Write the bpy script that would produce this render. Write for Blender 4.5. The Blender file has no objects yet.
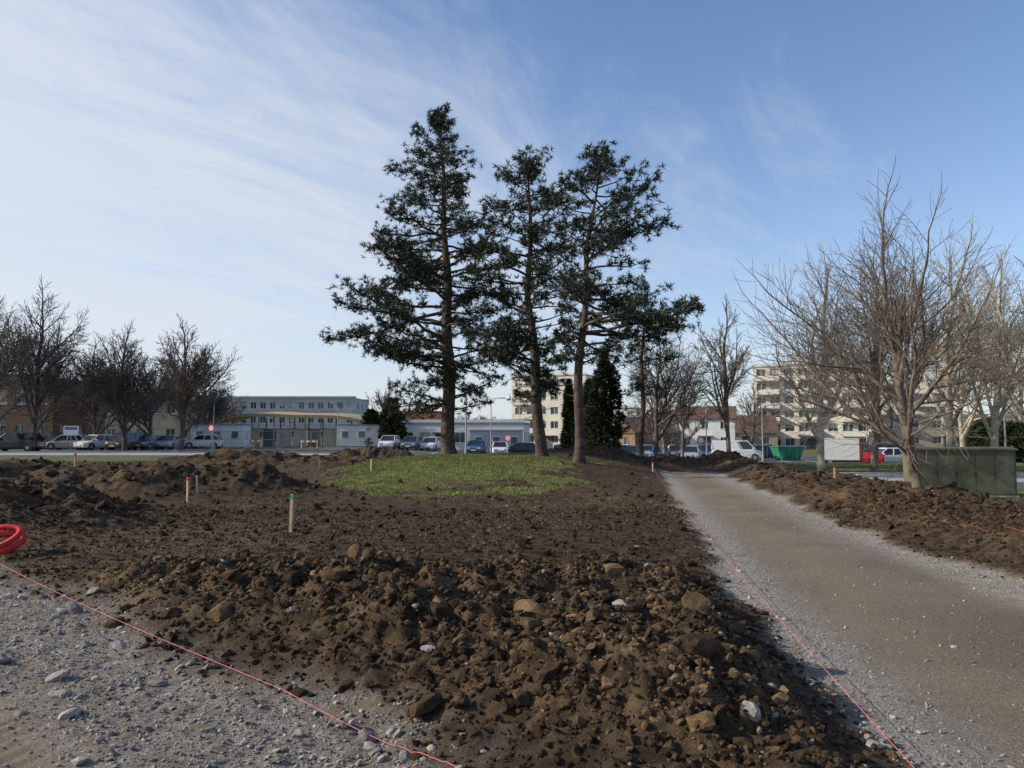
import bpy, math, random
import numpy as np
from mathutils import Vector, Matrix
random.seed(7); rng=np.random.default_rng(7)
sc=bpy.context.scene
sc.view_settings.view_transform='Standard'; sc.view_settings.look='None'; sc.view_settings.exposure=0
COL=sc.collection
# ------------------------------------------------------------ materials
def nt_new(name):
    m=bpy.data.materials.new(name); m.use_nodes=True
    nt=m.node_tree; b=nt.nodes['Principled BSDF']; return m,nt,b
def N(nt,t,**k):
    n=nt.nodes.new(t)
    for a,v in k.items(): setattr(n,a,v)
    return n
def mixc(nt,f,a,b,bt='MIX'):
    n=N(nt,'ShaderNodeMix',data_type='RGBA',blend_type=bt)
    for s,v in ((0,f),(6,a),(7,b)):
        if hasattr(v,'links') : nt.links.new(v,n.inputs[s])
        elif s==0: n.inputs[0].default_value=v
        else: n.inputs[s].default_value=(*v,1)
    return n.outputs[2]
def mth(nt,op,a,b=None,clamp=False):
    n=N(nt,'ShaderNodeMath',operation=op); n.use_clamp=clamp
    for i,v in enumerate((a,b)):
        if v is None: continue
        if hasattr(v,'links'): nt.links.new(v,n.inputs[i])
        else: n.inputs[i].default_value=v
    return n.outputs[0]
def noise(nt,scale,detail=4,rough=.55,vec=None,dist=0):
    n=N(nt,'ShaderNodeTexNoise'); n.inputs['Scale'].default_value=scale; n.inputs['Detail'].default_value=detail
    n.inputs['Roughness'].default_value=rough; n.inputs['Distortion'].default_value=dist
    if vec is not None: nt.links.new(vec,n.inputs['Vector'])
    return n.outputs['Fac']
def rmp(nt,v,a,b):
    n=N(nt,'ShaderNodeMapRange'); n.interpolation_type='SMOOTHSTEP'
    nt.links.new(v,n.inputs[0]); n.inputs[1].default_value=a; n.inputs[2].default_value=b
    return n.outputs[0]
def simple(name,c,rough=.7,metal=0,var=.25,scale=3.,bump=0,bscale=30,spec=.5):
    m,nt,b=nt_new(name); tc=N(nt,'ShaderNodeTexCoord').outputs['Object']
    f=rmp(nt,noise(nt,scale,6,.6,tc),.3,.7)
    lo=tuple(max(0,x*(1-var)) for x in c); hi=tuple(min(1,x*(1+var)) for x in c)
    nt.links.new(mixc(nt,f,lo,hi),b.inputs['Base Color'])
    b.inputs['Roughness'].default_value=rough; b.inputs['Metallic'].default_value=metal
    b.inputs['Specular IOR Level'].default_value=spec
    if bump:
        bp=N(nt,'ShaderNodeBump'); bp.inputs['Strength'].default_value=.7; bp.inputs['Distance'].default_value=bump
        nt.links.new(noise(nt,bscale,5,.6,tc),bp.inputs['Height']); nt.links.new(bp.outputs[0],b.inputs['Normal'])
    return m
def tinted(name,c1,c2,rough=.9,spec=.2,nscale=12,bump=0,lo=.62):
    m,nt,b=nt_new(name); at=N(nt,'ShaderNodeAttribute',attribute_name='tint')
    g=N(nt,'ShaderNodeNewGeometry').outputs['Position']
    col=mixc(nt,at.outputs['Fac'],c1,c2)
    f=rmp(nt,noise(nt,nscale,4,.6,g),.3,.75)
    col2=mixc(nt,f,(lo,lo,lo),(1.15,1.12,1.1))
    col=mixc(nt,1.0,col,col2,'MULTIPLY')
    nt.links.new(col,b.inputs['Base Color']); b.inputs['Roughness'].default_value=rough; b.inputs['Specular IOR Level'].default_value=spec
    if bump:
        bp=N(nt,'ShaderNodeBump'); bp.inputs['Strength'].default_value=.9; bp.inputs['Distance'].default_value=bump
        nt.links.new(noise(nt,55,6,.7,g),bp.inputs['Height']); nt.links.new(bp.outputs[0],b.inputs['Normal'])
    return m
M={}
M['bark_pine']=simple('bark_pine',(.085,.066,.053),.95,var=.5,scale=6,bump=.03,bscale=14,spec=.1)
M['bark_grey']=simple('bark_grey',(.18,.145,.115),.95,var=.35,scale=4,bump=.01,bscale=30,spec=.1)
M['bark_dark']=simple('bark_dark',(.12,.10,.085),.95,var=.35,scale=4,spec=.1)
M['bark_plane']=simple('bark_plane',(.38,.335,.26),.9,var=.4,scale=3,bump=.005,spec=.1)
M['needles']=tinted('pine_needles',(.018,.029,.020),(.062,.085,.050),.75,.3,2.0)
M['leaf_dark']=tinted('evergreen_foliage',(.02,.032,.014),(.06,.08,.03),.8,.2,2.0)
M['twigs_far']=tinted('distant_twigs',(.13,.115,.105),(.22,.19,.17),.95,.1,.5)
M['grass_blade']=tinted('grass_blades',(.115,.14,.036),(.27,.285,.105),.8,.2,1.0)
M['dry_blade']=tinted('dry_weed_blades',(.11,.11,.045),(.21,.185,.10),.85,.2,1.0)
M['clod']=tinted('soil_clods',(.034,.0235,.0155),(.255,.170,.095),.97,.10,16,bump=.02,lo=.5)
M['stone']=tinted('stones',(.19,.17,.15),(.46,.43,.385),.92,.15,20,bump=.008)
M['asphalt']=simple('asphalt',(.10,.10,.10),.9,var=.25,scale=.8,bump=.004,bscale=80,spec=.2)
M['pave']=simple('light_paving',(.34,.325,.30),.9,var=.2,scale=.7,spec=.2)
M['kerb']=simple('kerb_concrete',(.36,.35,.33),.9,var=.15)
M['paint']=simple('road_paint',(.7,.7,.68),.7,var=.12)
M['glass']=simple('window_glass',(.07,.085,.10),.12,var=.3,scale=.6,spec=.6)
M['carglass']=simple('car_glass',(.02,.024,.028),.08,var=.2,scale=1,spec=.7)
M['cream']=simple('cream_render',(.64,.60,.51),.85,var=.08,scale=.5,spec=.2)
M['white']=simple('white_render',(.68,.68,.66),.85,var=.08,scale=.5,spec=.2)
M['lgrey']=simple('light_grey_render',(.38,.40,.43),.8,var=.1,scale=.5,spec=.2)
M['brick']=simple('brown_brick',(.22,.145,.10),.9,var=.25,scale=2,spec=.1)
M['beige']=simple('beige_render',(.36,.30,.23),.9,var=.12,scale=1,spec=.1)
M['frame']=simple('window_frame_white',(.68,.68,.66),.6,var=.05)
M['dframe']=simple('dark_trim',(.08,.08,.085),.6,var=.1)
M['blind']=simple('window_blind',(.45,.43,.38),.8,var=.2,scale=1)
M['tile']=simple('roof_tile',(.14,.09,.075),.9,var=.3,scale=3,spec=.1)
M['redroof']=simple('red_tile',(.15,.06,.045),.9,var=.3,scale=3,spec=.1)
M['zinc']=simple('zinc_roof',(.20,.21,.225),.6,var=.12)
M['wood']=simple('timber',(.38,.28,.18),.85,var=.25,scale=4,spec=.2)
M['stakewood']=simple('stake_wood',(.52,.39,.25),.85,var=.25,scale=12,spec=.2)
M['green']=simple('green_spray_paint',(.06,.35,.16),.6,var=.1)
M['pink']=simple('pink_string',(.72,.19,.20),.6,var=.1)
M['redplastic']=simple('red_plastic',(.60,.035,.03),.6,var=.12,scale=8,spec=.3)
M['rubber']=simple('rubber',(.02,.02,.02),.9,var=.2)
M['alloy']=simple('alloy',(.35,.35,.36),.4,metal=.6,var=.1)
M['lamp_w']=simple('headlight',(.7,.72,.75),.15,var=.05)
M['lamp_r']=simple('taillight',(.35,.02,.02),.25,var=.1)
M['steel']=simple('galvanised_steel',(.34,.35,.36),.55,metal=.4,var=.15)
M['cabinet']=simple('cabinet_green',(.135,.135,.085),.85,var=.35,scale=1.8,bump=.003,bscale=20,spec=.15)
M['cabinet_d']=simple('cabinet_trim',(.10,.10,.065),.8,var=.3,scale=3)
M['skipgreen']=simple('container_green',(.02,.20,.12),.6,var=.2,scale=2)
def paintm(n,c): 
    m=simple('car_paint_'+n,c,.28,var=.04); m.node_tree.nodes['Principled BSDF'].inputs['Coat Weight'].default_value=.5; return m
P={n:paintm(n,c) for n,c in dict(white=(.68,.68,.67),silver=(.36,.37,.38),black=(.02,.02,.022),grey=(.10,.105,.11),blue=(.03,.08,.22),navy=(.02,.035,.09),red=(.42,.02,.03),brown=(.10,.07,.05)).items()}
# ------------------------------------------------------------ mesh helpers
def big_mesh(name,V,F,mat,tint=None,attrs=None,smooth=False,parent=None):
    V=np.asarray(V,np.float32); F=np.asarray(F,np.int32); k=F.shape[1]
    me=bpy.data.meshes.new(name); me.vertices.add(len(V)); me.vertices.foreach_set('co',V.ravel())
    me.loops.add(F.size); me.loops.foreach_set('vertex_index',F.ravel())
    me.polygons.add(len(F)); me.polygons.foreach_set('loop_start',np.arange(0,F.size,k,dtype=np.int32))
    me.polygons.foreach_set('loop_total',np.full(len(F),k,np.int32))
    me.polygons.foreach_set('use_smooth',np.full(len(F),smooth))
    me.update(calc_edges=True)
    if tint is not None:
        a=me.attributes.new('tint','FLOAT','POINT'); a.data.foreach_set('value',np.asarray(tint,np.float32))
    for nm,arr in (attrs or {}).items():
        a=me.attributes.new(nm,'FLOAT_COLOR','POINT'); a.data.foreach_set('color',np.asarray(arr,np.float32).ravel())
    me.materials.append(mat); ob=bpy.data.objects.new(name,me); COL.objects.link(ob)
    if parent: ob.parent=parent
    return ob
class MB:
    def __init__(s): s.v=[];s.f=[];s.m=[];s.mats=[]
    def mi(s,m):
        m=M[m] if isinstance(m,str) else m
        if m not in s.mats: s.mats.append(m)
        return s.mats.index(m)
    def add(s,vs,fs,m):
        o=len(s.v); s.v+= [tuple(v) for v in vs]; i=s.mi(m)
        for f in fs: s.f.append(tuple(o+a for a in f)); s.m.append(i)
    def box(s,x0,x1,y0,y1,z0,z1,m,mat=None):
        vs=[Vector((x,y,z)) for z in (z0,z1) for y in (y0,y1) for x in (x0,x1)]
        if mat is not None: vs=[mat@v for v in vs]
        s.add(vs,[(0,2,3,1),(4,5,7,6),(0,1,5,4),(2,6,7,3),(0,4,6,2),(1,3,7,5)],m)
    def cyl(s,p0,p1,r0,r1,n,m,cap=True):
        p0=Vector(p0);p1=Vector(p1);d=(p1-p0).normalized(); a=d.orthogonal().normalized(); b=d.cross(a)
        vs=[p+ (a*math.cos(2*math.pi*i/n)+b*math.sin(2*math.pi*i/n))*r for p,r in ((p0,r0),(p1,r1)) for i in range(n)]
        fs=[(i,(i+1)%n,n+(i+1)%n,n+i) for i in range(n)]
        if cap: fs+=[tuple(range(n-1,-1,-1)),tuple(range(n,2*n))]
        s.add(vs,fs,m)
    def loft(s,rings,m,close=True,caps=True):
        n=len(rings[0]); vs=[v for r in rings for v in r]; fs=[]
        for k in range(len(rings)-1):
            for i in range(n if close else n-1):
                fs.append((k*n+i,k*n+(i+1)%n,(k+1)*n+(i+1)%n,(k+1)*n+i))
        if caps: fs+=[tuple(range(n-1,-1,-1)),tuple(range((len(rings)-1)*n,len(rings)*n))]
        s.add(vs,fs,m)
    def build(s,name,parent=None,smooth=False):
        me=bpy.data.meshes.new(name); me.from_pydata(s.v,[],s.f)
        for m in s.mats: me.materials.append(m)
        me.polygons.foreach_set('material_index',s.m)
        if smooth: me.polygons.foreach_set('use_smooth',[True]*len(s.f))
        me.update(); ob=bpy.data.objects.new(name,me); COL.objects.link(ob)
        if parent: ob.parent=parent
        return ob
def empty(name,loc=(0,0,0),rz=0):
    e=bpy.data.objects.new(name,None); e.empty_display_size=.2; COL.objects.link(e); e.location=loc; e.rotation_euler=(0,0,rz); return e
# ------------------------------------------------------------ numpy noise
def hsh(i,j,s):
    h=(i.astype(np.int64)*374761393+j.astype(np.int64)*668265263+s*1442695041)&0xffffffff
    h=((h^(h>>13))*1274126177)&0xffffffff; h=(h^(h>>16))&0xffffffff
    h=(h*2246822519)&0xffffffff; h=h^(h>>15)
    return (h&0xffffff)/float(0xffffff)
def vn(x,y,s=0):
    i=np.floor(x);j=np.floor(y);fx=x-i;fy=y-j
    fx=fx*fx*fx*(fx*(fx*6-15)+10);fy=fy*fy*fy*(fy*(fy*6-15)+10)
    a=hsh(i,j,s);b=hsh(i+1,j,s);c=hsh(i,j+1,s);d=hsh(i+1,j+1,s)
    return (a*(1-fx)+b*fx)*(1-fy)+(c*(1-fx)+d*fx)*fy
def fbm(x,y,o=4,s=0,g=.5):
    t=0;a=1;n=0
    for k in range(o):
        t=t+a*vn(x*2**k+k*13.7,y*2**k-k*7.3,s+k);n+=a;a*=g
    return t/n
def clodn(x,y,s=0):
    i=np.floor(x);j=np.floor(y);best=np.zeros_like(x)
    for di in (-1,0,1):
        for dj in (-1,0,1):
            ci=i+di;cj=j+dj
            px=ci+hsh(ci,cj,s);py=cj+hsh(ci,cj,s+1);r=.35+.5*hsh(ci,cj,s+2);hh=hsh(ci,cj,s+3)
            d2=((x-px)**2+(y-py)**2)/(r*r)
            best=np.maximum(best,np.sqrt(np.clip(1-d2,0,1))*r*(.4+.9*hh))
    return best
def ss(a,b,v):
    t=np.clip((v-a)/(b-a),0,1); return t*t*(3-2*t)
# ------------------------------------------------------------ terrain
def xl(y): return np.interp(y,[0,3.6,4.75,7.3,12.7,29.7,36],[1.65,1.71,1.82,2.1,2.97,5.75,6.9])
def xr(y): return np.interp(y,[0,8.2,12.7,26.4,36],[5.2,5.5,5.75,7.75,9.4])
def xo(y): return 10.6+.05*y
MOUNDS=[(-9.4,13,2.6,2.0,.66),(-9.6,19,2.2,1.1,.66),(-6.8,20,1.8,.9,.48),(-14.5,22,4,1.8,.55),(-13,38,4.5,2,.5),(-8,42,3,1.5,.6),(-19,31,5,2,.3),(4.4,36,3.0,1.6,.42),(9,39,4,1.8,.35),(-24,26,5,2,.35)]
def drop(x,y): return -1.05*ss(40,66,y)*ss(-16,8,x)
def terrain(x,y):
    n1=fbm(x*.9,y*.9,4,11)-.5; n2=fbm(x*3.1,y*3.1,4,21)-.5; n3=fbm(x*.25,y*.25,3,31)-.5
    sdL=(x+.15)*.676+(y-3.64)*.737+n1*.7+n2*.45
    grav=1-ss(-.35,.35,sdL)
    j=n1*.40+n2*.35
    path=ss(-.14,.20,x-xl(y)+j)*ss(-.14,.20,xr(y)-x+j)*(1-ss(31,33,y+n1*3))
    path=path*(1-grav)
    right=ss(-.3,.3,x-xo(y)+n1*1.5)
    far=ss(43,46,y+n1*5)
    soil=(1-grav)*(1-path)*(1-right)*(1-far)
    e=((x+1.9)/4.3)**2+((y-28.3)/8.6)**2
    grass=(1-ss(.40,1.45,e+n1*2.2+n2*1.0))
    kn=((x+1)/7.2)**2+((y-32)/10.)**2
    h=.62*(1-ss(.05,1.2,kn))
    sdLc=(x+.15)*.676+(y-3.64)*.737
    heap=ss(-.1,1.0,sdLc)*(1-ss(6.8,9.6,y+n1*2))*ss(-.1,.8,xl(y)-x)
    h=h+.17*heap*(1+1.9*n1)
    rb=ss(0,1.0,x-xr(y))*ss(0,1.6,xo(y)-x)*(1-far)
    h=h+.20*rb*(1+1.2*n1)
    md=np.zeros_like(x)
    for cx,cy,rx,ry,hh in MOUNDS:
        d=((x-cx)/rx)**2+((y-cy)/ry)**2
        md=md+hh*np.exp(-d**1.2)
    md=md*(.75+1.3*(fbm(x*.9,y*.9,4,77)-.3))
    mk=np.clip(md*2.5,0,1)
    h=h+md+.04*soil
    gk=1-grass*.95
    amp=soil*gk*(.20+.98*heap+1.0*mk+.60*rb)
    c=clodn(x*1.6,y*1.6,5)*.14*ss(.0,.5,heap+mk+rb*.5)+clodn(x*4,y*4,9)*.080+clodn(x*9+n2,y*9,15)*.060
    near=1-ss(9,15,y)
    n4=fbm(x*11,y*11,3,25,.6)-.5
    c=c+near*(clodn(x*19,y*19,19)*.042+n4*.08)
    h=h+amp*c+amp*.12*n2+soil*gk*.05*n1
    a=(x*.737-y*.676); b=(x*.676+y*.737)
    rut=np.exp(-((b-1.15)/.2)**2)+np.exp(-((b+.35)/.25)**2)
    tread=(np.sin(a*2*np.pi/.12+np.abs(b-1.15)*14)>0)*.5
    h=h+grav*(-.045*rut*.8+.022*rut*tread+.05*n1+.04*n2+near*(.018*(clodn(x*14,y*14,41))+.022*n4)*(1-.7*np.clip(rut,0,1)))
    h=h+path*(.03*n3+.010*n2+near*.004*clodn(x*22,y*22,51)-.025*(np.exp(-((x-xl(y)-.9)/.35)**2)+np.exp(-((x-xl(y)-2.6)/.35)**2)))
    h=h+(right)*(.02*n1)*(1-far)
    h=h*(1-ss(44,48,y))-.015*ss(44,48,y)+drop(x,y)
    track=grav*np.clip(rut*.9+ss(2.2,.5,b)*.45,0,1)
    lawn=np.clip(right+far,0,1)*(1-grav)
    ochre=np.clip(heap*.75+.35*rb+.5*ss(.52,.7,fbm(x*.5,y*.25,3,91))+.10,0,1)
    return h,dict(grav=grav,path=path,grass=np.clip(grass,0,1)*(1-path),lawn=lawn,soil=soil*gk,ochre=ochre,track=track,heap=heap,rb=rb,mk=mk)
def H(x,y): return float(terrain(np.array([float(x)]),np.array([float(y)]))[0][0])
def axis(a,b,st,g1,lim,g2,far0,far1):
    r=[a]
    while r[-1]<b: r.append(r[-1]+st)
    hi=[];p=r[-1];s0=p
    while p<far1:
        u=p-s0; s=st+g1*u if u<lim else st+g1*lim+g2*(u-lim); p+=s; hi.append(p)
    lo=[];p=a
    while p>far0:
        u=a-p; s=st+g1*u if u<lim else st+g1*lim+g2*(u-lim); p-=s; lo.append(p)
    return np.array(lo[::-1]+r+hi)
X=axis(-4,4,.028,.0095,18,.07,-3500,3500); Y=axis(3.2,8.5,.026,.010,36,.07,-60,4500)
GX,GY=np.meshgrid(X,Y); gx=GX.ravel();gy=GY.ravel()
h,z=terrain(gx,gy)
nx,ny=len(X),len(Y); I=np.arange(nx*ny).reshape(ny,nx)
F=np.stack([I[:-1,:-1],I[:-1,1:],I[1:,1:],I[1:,:-1]],-1).reshape(-1,4)
one=np.ones_like(h)
g,nt,b=nt_new('ground_soil_gravel_grass')
A=N(nt,'ShaderNodeAttribute',attribute_name='zoneA'); B=N(nt,'ShaderNodeAttribute',attribute_name='zoneB')
sa=N(nt,'ShaderNodeSeparateColor'); sb=N(nt,'ShaderNodeSeparateColor')
nt.links.new(A.outputs['Color'],sa.inputs[0]); nt.links.new(B.outputs['Color'],sb.inputs[0])
pos=N(nt,'ShaderNodeNewGeometry').outputs['Position']
nf=noise(nt,38,6,.7,pos); nm=noise(nt,5,6,.62,pos); nl=noise(nt,.6,5,.55,pos); nh=noise(nt,120,3,.7,pos)
soil=mixc(nt,rmp(nt,nm,.3,.7),(.034,.024,.016),(.094,.067,.043))
oc=mixc(nt,rmp(nt,nf,.3,.75),(.092,.060,.034),(.27,.182,.102))
of=mth(nt,'MULTIPLY',sb.outputs[0],rmp(nt,mth(nt,'ADD',mth(nt,'MULTIPLY',nm,.6),mth(nt,'MULTIPLY',nl,.4)),.42,.60))
soil=mixc(nt,of,soil,oc)
soil=mixc(nt,mth(nt,'MULTIPLY',rmp(nt,nf,.58,.74),.40),soil,(.25,.205,.15))
vo=N(nt,'ShaderNodeTexVoronoi'); vo.inputs['Scale'].default_value=46; nt.links.new(pos,vo.inputs['Vector'])
vs=N(nt,'ShaderNodeSeparateColor'); nt.links.new(vo.outputs['Color'],vs.inputs[0])
vo2=N(nt,'ShaderNodeTexVoronoi'); vo2.inputs['Scale'].default_value=85; nt.links.new(pos,vo2.inputs['Vector'])
vs2=N(nt,'ShaderNodeSeparateColor'); nt.links.new(vo2.outputs['Color'],vs2.inputs[0])
gr=mixc(nt,mth(nt,'MULTIPLY',vs.outputs[0],vs2.outputs[0]),(.195,.168,.138),(.52,.485,.43)); gr=mixc(nt,mth(nt,'MULTIPLY',rmp(nt,nm,.45,.62),.8),gr,(.215,.17,.125))
gr=mixc(nt,rmp(nt,nh,.60,.75),gr,(.50,.475,.43))
gr=mixc(nt,mth(nt,'MULTIPLY',sb.outputs[1],.85),gr,mixc(nt,nf,(.19,.145,.10),(.34,.275,.20)))
pa=mixc(nt,rmp(nt,nl,.3,.7),(.185,.148,.106),(.265,.215,.158)); pa=mixc(nt,rmp(nt,nf,.35,.75),mixc(nt,.3,pa,(.11,.085,.06)),pa)
pa=mixc(nt,mth(nt,'MULTIPLY',rmp(nt,mth(nt,'ADD',mth(nt,'MULTIPLY',vs2.outputs[1],.6),mth(nt,'MULTIPLY',nh,.4)),.60,.8),.6),pa,(.34,.30,.245))
pe=mixc(nt,vs2.outputs[1],(.19,.165,.14),(.45,.425,.38))
pa=mixc(nt,mth(nt,'MULTIPLY',sb.outputs[2],rmp(nt,nm,.25,.52)),pa,pe)
gs=mixc(nt,rmp(nt,nm,.3,.7),(.10,.12,.035),(.17,.185,.062)); gs=mixc(nt,mth(nt,'MULTIPLY',rmp(nt,nl,.5,.7),.5),gs,(.17,.14,.075))
lw=mixc(nt,rmp(nt,nl,.35,.65),(.095,.12,.038),(.15,.145,.062))
c=mixc(nt,sa.outputs[0],soil,gr); c=mixc(nt,sa.outputs[1],c,pa)
c=mixc(nt,A.outputs['Alpha'],c,lw)
c=mixc(nt,rmp(nt,mth(nt,'ADD',sa.outputs[2],mth(nt,'MULTIPLY',mth(nt,'SUBTRACT',nm,.5),1.2)),.35,.75),c,gs)
nt.links.new(c,b.inputs['Base Color']); b.inputs['Roughness'].default_value=.95; b.inputs['Specular IOR Level'].default_value=.10
bp=N(nt,'ShaderNodeBump'); bp.inputs['Strength'].default_value=1; bp.inputs['Distance'].default_value=.026
nt.links.new(mth(nt,'ADD',mth(nt,'MULTIPLY',nf,1.0),mth(nt,'MULTIPLY',nh,.5)),bp.inputs['Height']); nt.links.new(bp.outputs[0],b.inputs['Normal'])
pedge=z['path']*(1-ss(.2,1.1,np.minimum(gx-xl(gy),xr(gy)-gx)))
big_mesh('ground',np.stack([gx,gy,h],1),F,g,smooth=True,attrs=dict(
  zoneA=np.stack([z['grav'],z['path'],z['grass'],z['lawn']*(1-z['grass'])],1),
  zoneB=np.stack([z['ochre'],z['track'],pedge,one],1)))
# ------------------------------------------------------------ clods and stones
def ico(sub):
    import bmesh
    bm=bmesh.new(); bmesh.ops.create_icosphere(bm,subdivisions=sub,radius=1)
    v=np.array([v.co[:] for v in bm.verts]); f=np.array([[a.index for a in p.verts] for p in bm.faces]); bm.free(); return v,f
I1=ico(1); I2=ico(2); I3=ico(3)
def variants(base,n,rough,seed):
    r=np.random.default_rng(seed); out=[]
    for k in range(n):
        v=base[0].copy()
        for q in range(9):
            d=r.normal(size=3); d/=np.linalg.norm(d); t=r.uniform(.45,.85); pr=v@d; ov=np.clip(pr-t,0,None); v=v-ov[:,None]*d*.85
        v=v*(1+rough*r.normal(size=(len(v),1))); v=v*np.array([r.uniform(.8,1.3),r.uniform(.7,1.1),r.uniform(.5,.9)])
        out.append(v)
    return out
def scatter(name,px,py,size,base,mat,tint,rough=.10,sink=.25,seed=1):
    hz=terrain(px,py)[0]; vr=variants(base,24,rough,seed); n=len(px); nv=len(base[0])
    K=rng.integers(0,24,n); L=np.stack(vr)[K]
    a=rng.uniform(0,6.283,n); ca,sa_=np.cos(a),np.sin(a)
    x=L[:,:,0]*ca[:,None]-L[:,:,1]*sa_[:,None]; y=L[:,:,0]*sa_[:,None]+L[:,:,1]*ca[:,None]
    tl=rng.normal(0,.3,n)[:,None]; zz_=L[:,:,2]+x*tl
    V=np.stack([x,y,zz_],2)*size[:,None,None]
    V+=np.stack([px,py,hz+size*(.5-sink)],1)[:,None,:]
    F=(base[1][None]+ (np.arange(n)*nv)[:,None,None]).reshape(-1,3)
    return big_mesh(name,V.reshape(-1,3),F,mat,tint=np.repeat(tint,nv))
def sample(n,x0,x1,y0,y1,w,logy=True):
    px=rng.uniform(x0,x1,n*4); u=rng.uniform(0,1,n*4); py=y0*(y1/y0)**u if logy else y0+(y1-y0)*u
    zz=terrain(px,py)[1]; ww=w(px,py,zz); k=rng.uniform(0,1,n*4)<ww; px=px[k][:n];py=py[k][:n]; return px,py
wsoil=lambda x,y,zz: zz['soil']*(.18+.75*zz['heap']+.5*zz['mk']+.3*zz['rb'])
def ctint(px,py,k=1.):
    z_=terrain(px,py)[1]; pt=ss(.42,.62,fbm(px*1.4,py*1.4,3,63))
    return np.clip(rng.beta(1.3,2.6,len(px))*(.28+.55*z_['ochre']+.75*z_['ochre']*pt)*k,0,1)
px,py=sample(62000,-9,9,3.2,16,wsoil); s=np.exp(rng.normal(-4.5,.5,len(px)))*(1+py*.02)
scatter('soil_clods',px,py,s,I1,M['clod'],ctint(px,py),.16)
px,py=sample(3600,-12,11,3.2,24,wsoil); s=np.exp(rng.normal(-3.35,.45,len(px))); s=np.clip(s,.018,.11)
scatter('soil_clods',px,py,s,I2,M['clod'],ctint(px,py,1.15),.10,.35,seed=3)
px,py=sample(2600,-26,12,12,44,lambda x,y,zz: zz['soil']*(.08+zz['mk']+.5*zz['rb'])); s=np.exp(rng.normal(-2.8,.4,len(px)))
scatter('soil_clods',px,py,s,I1,M['clod'],rng.uniform(0,.3,len(px)),.1,seed=4)
px,py=sample(24000,-7,2.2,2.6,10,lambda x,y,zz: zz['grav']*(.10+.9*(1-zz['track']))); s=np.exp(rng.normal(-5.0,.52,len(px)))
scatter('gravel_stones',px,py,s,I1,M['stone'],rng.uniform(0,1,len(px)),.14,seed=5)
px,py=sample(420,-6,1.,3.0,9,lambda x,y,zz: zz['grav']*(1-zz['track'])*ss(.35,.6,fbm(x*1.3,y*1.3,2,8))); s=np.exp(rng.normal(-3.75,.5,len(px)))
scatter('gravel_stones',px,py,s,I2,M['stone'],rng.uniform(.1,1,len(px)),.08,.4,seed=6)
def wp(x,y,zz): return zz['path']*(.06+.9*(1-ss(.05,.9,np.minimum(x-xl(y),xr(y)-x))))
px,py=sample(22000,1.4,8,2.8,20,wp); s=np.exp(rng.normal(-5.05,.5,len(px)))
scatter('gravel_stones',px,py,s,I1,M['stone'],rng.uniform(0,1,len(px)),.14,seed=8)
px,py=sample(420,-6,4,3.2,14,lambda x,y,zz: zz['soil']*(.3+zz['heap'])); s=np.exp(rng.normal(-4.2,.5,len(px)))
scatter('chalk_stones',px,py,s,I2,M['stone'],rng.uniform(.0,.7,len(px)),.08,seed=9)
bl=[(.16,5.5,.17,.30,'clod',.85),(.83,5.75,.085,.8,'s',.7),(-.52,4.85,.055,.8,'s',.7),(-2.3,6.1,.15,.3,'clod',.6),(-3.9,6.9,.12,.4,'s',.15),(-2.95,5.05,.07,.5,'s',.8),(-2.75,4.75,.06,.5,'s',.9),(-3.3,6.4,.10,.4,'clod',.4),(1.05,4.35,.14,.3,'clod',.35),(1.25,5.2,.11,.3,'clod',.5),(-.5,4.3,.12,.3,'clod',.3),(-1.4,6.9,.13,.3,'clod',.6),(.5,7.0,.11,.3,'clod',.4),(1.83,3.95,.045,.5,'s',.8)]
for i,(x,y,s,k,kind,t) in enumerate(bl):
    scatter('boulder' if kind=='s' else 'earth_clod',np.array([x]),np.array([y]),np.array([s]),I3,M['stone' if kind=='s' else 'clod'],np.array([t]),.035,.35,seed=20+i)
# ------------------------------------------------------------ grass
def blades(name,px,py,hgt,w,mat,tint,dz=0):
    n=len(px); hz=terrain(px,py)[0]+dz; a=rng.uniform(0,6.283,n); dx=np.cos(a)*w; dy=np.sin(a)*w
    t=rng.normal(0,.45,(n,2))*hgt[:,None]
    V=np.stack([np.stack([px-dx,py-dy,hz],1),np.stack([px+dx,py+dy,hz],1),np.stack([px+t[:,0],py+t[:,1],hz+hgt],1)],1)
    big_mesh(name,V.reshape(-1,3),np.arange(3*n).reshape(-1,3),mat,tint=np.repeat(tint,3))
px,py=sample(44000,-9,5,16,39,lambda x,y,zz: ss(.10,1.0,zz['grass'])*ss(.30,.5,fbm(x*1.5,y*1.5,3,55)+.12*zz['grass']),False); n=len(px)
cl=fbm(px*1.2,py*1.2,3,5); blades('grass',px,py,rng.uniform(.02,.055,n)*(.5+cl),.012,M['grass_blade'],np.clip(rng.uniform(0,.6,n)+cl*.6-.1,0,1))
px,py=sample(20000,-14,10,10,42,lambda x,y,zz: zz['soil']*ss(.5,.62,fbm(x*.35,y*.35,3,61))*(1-zz['mk'])*.8,False); n=len(px)
blades('weeds',px,py,rng.uniform(.02,.05,n),.012,M['dry_blade'],rng.uniform(0,1,n))
px,py=sample(20000,10,34,14,44,lambda x,y,zz: zz['lawn'],False); n=len(px)
blades('grass',px,py,rng.uniform(.03,.07,n),.015,M['grass_blade'],rng.uniform(0,.8,n))
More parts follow.
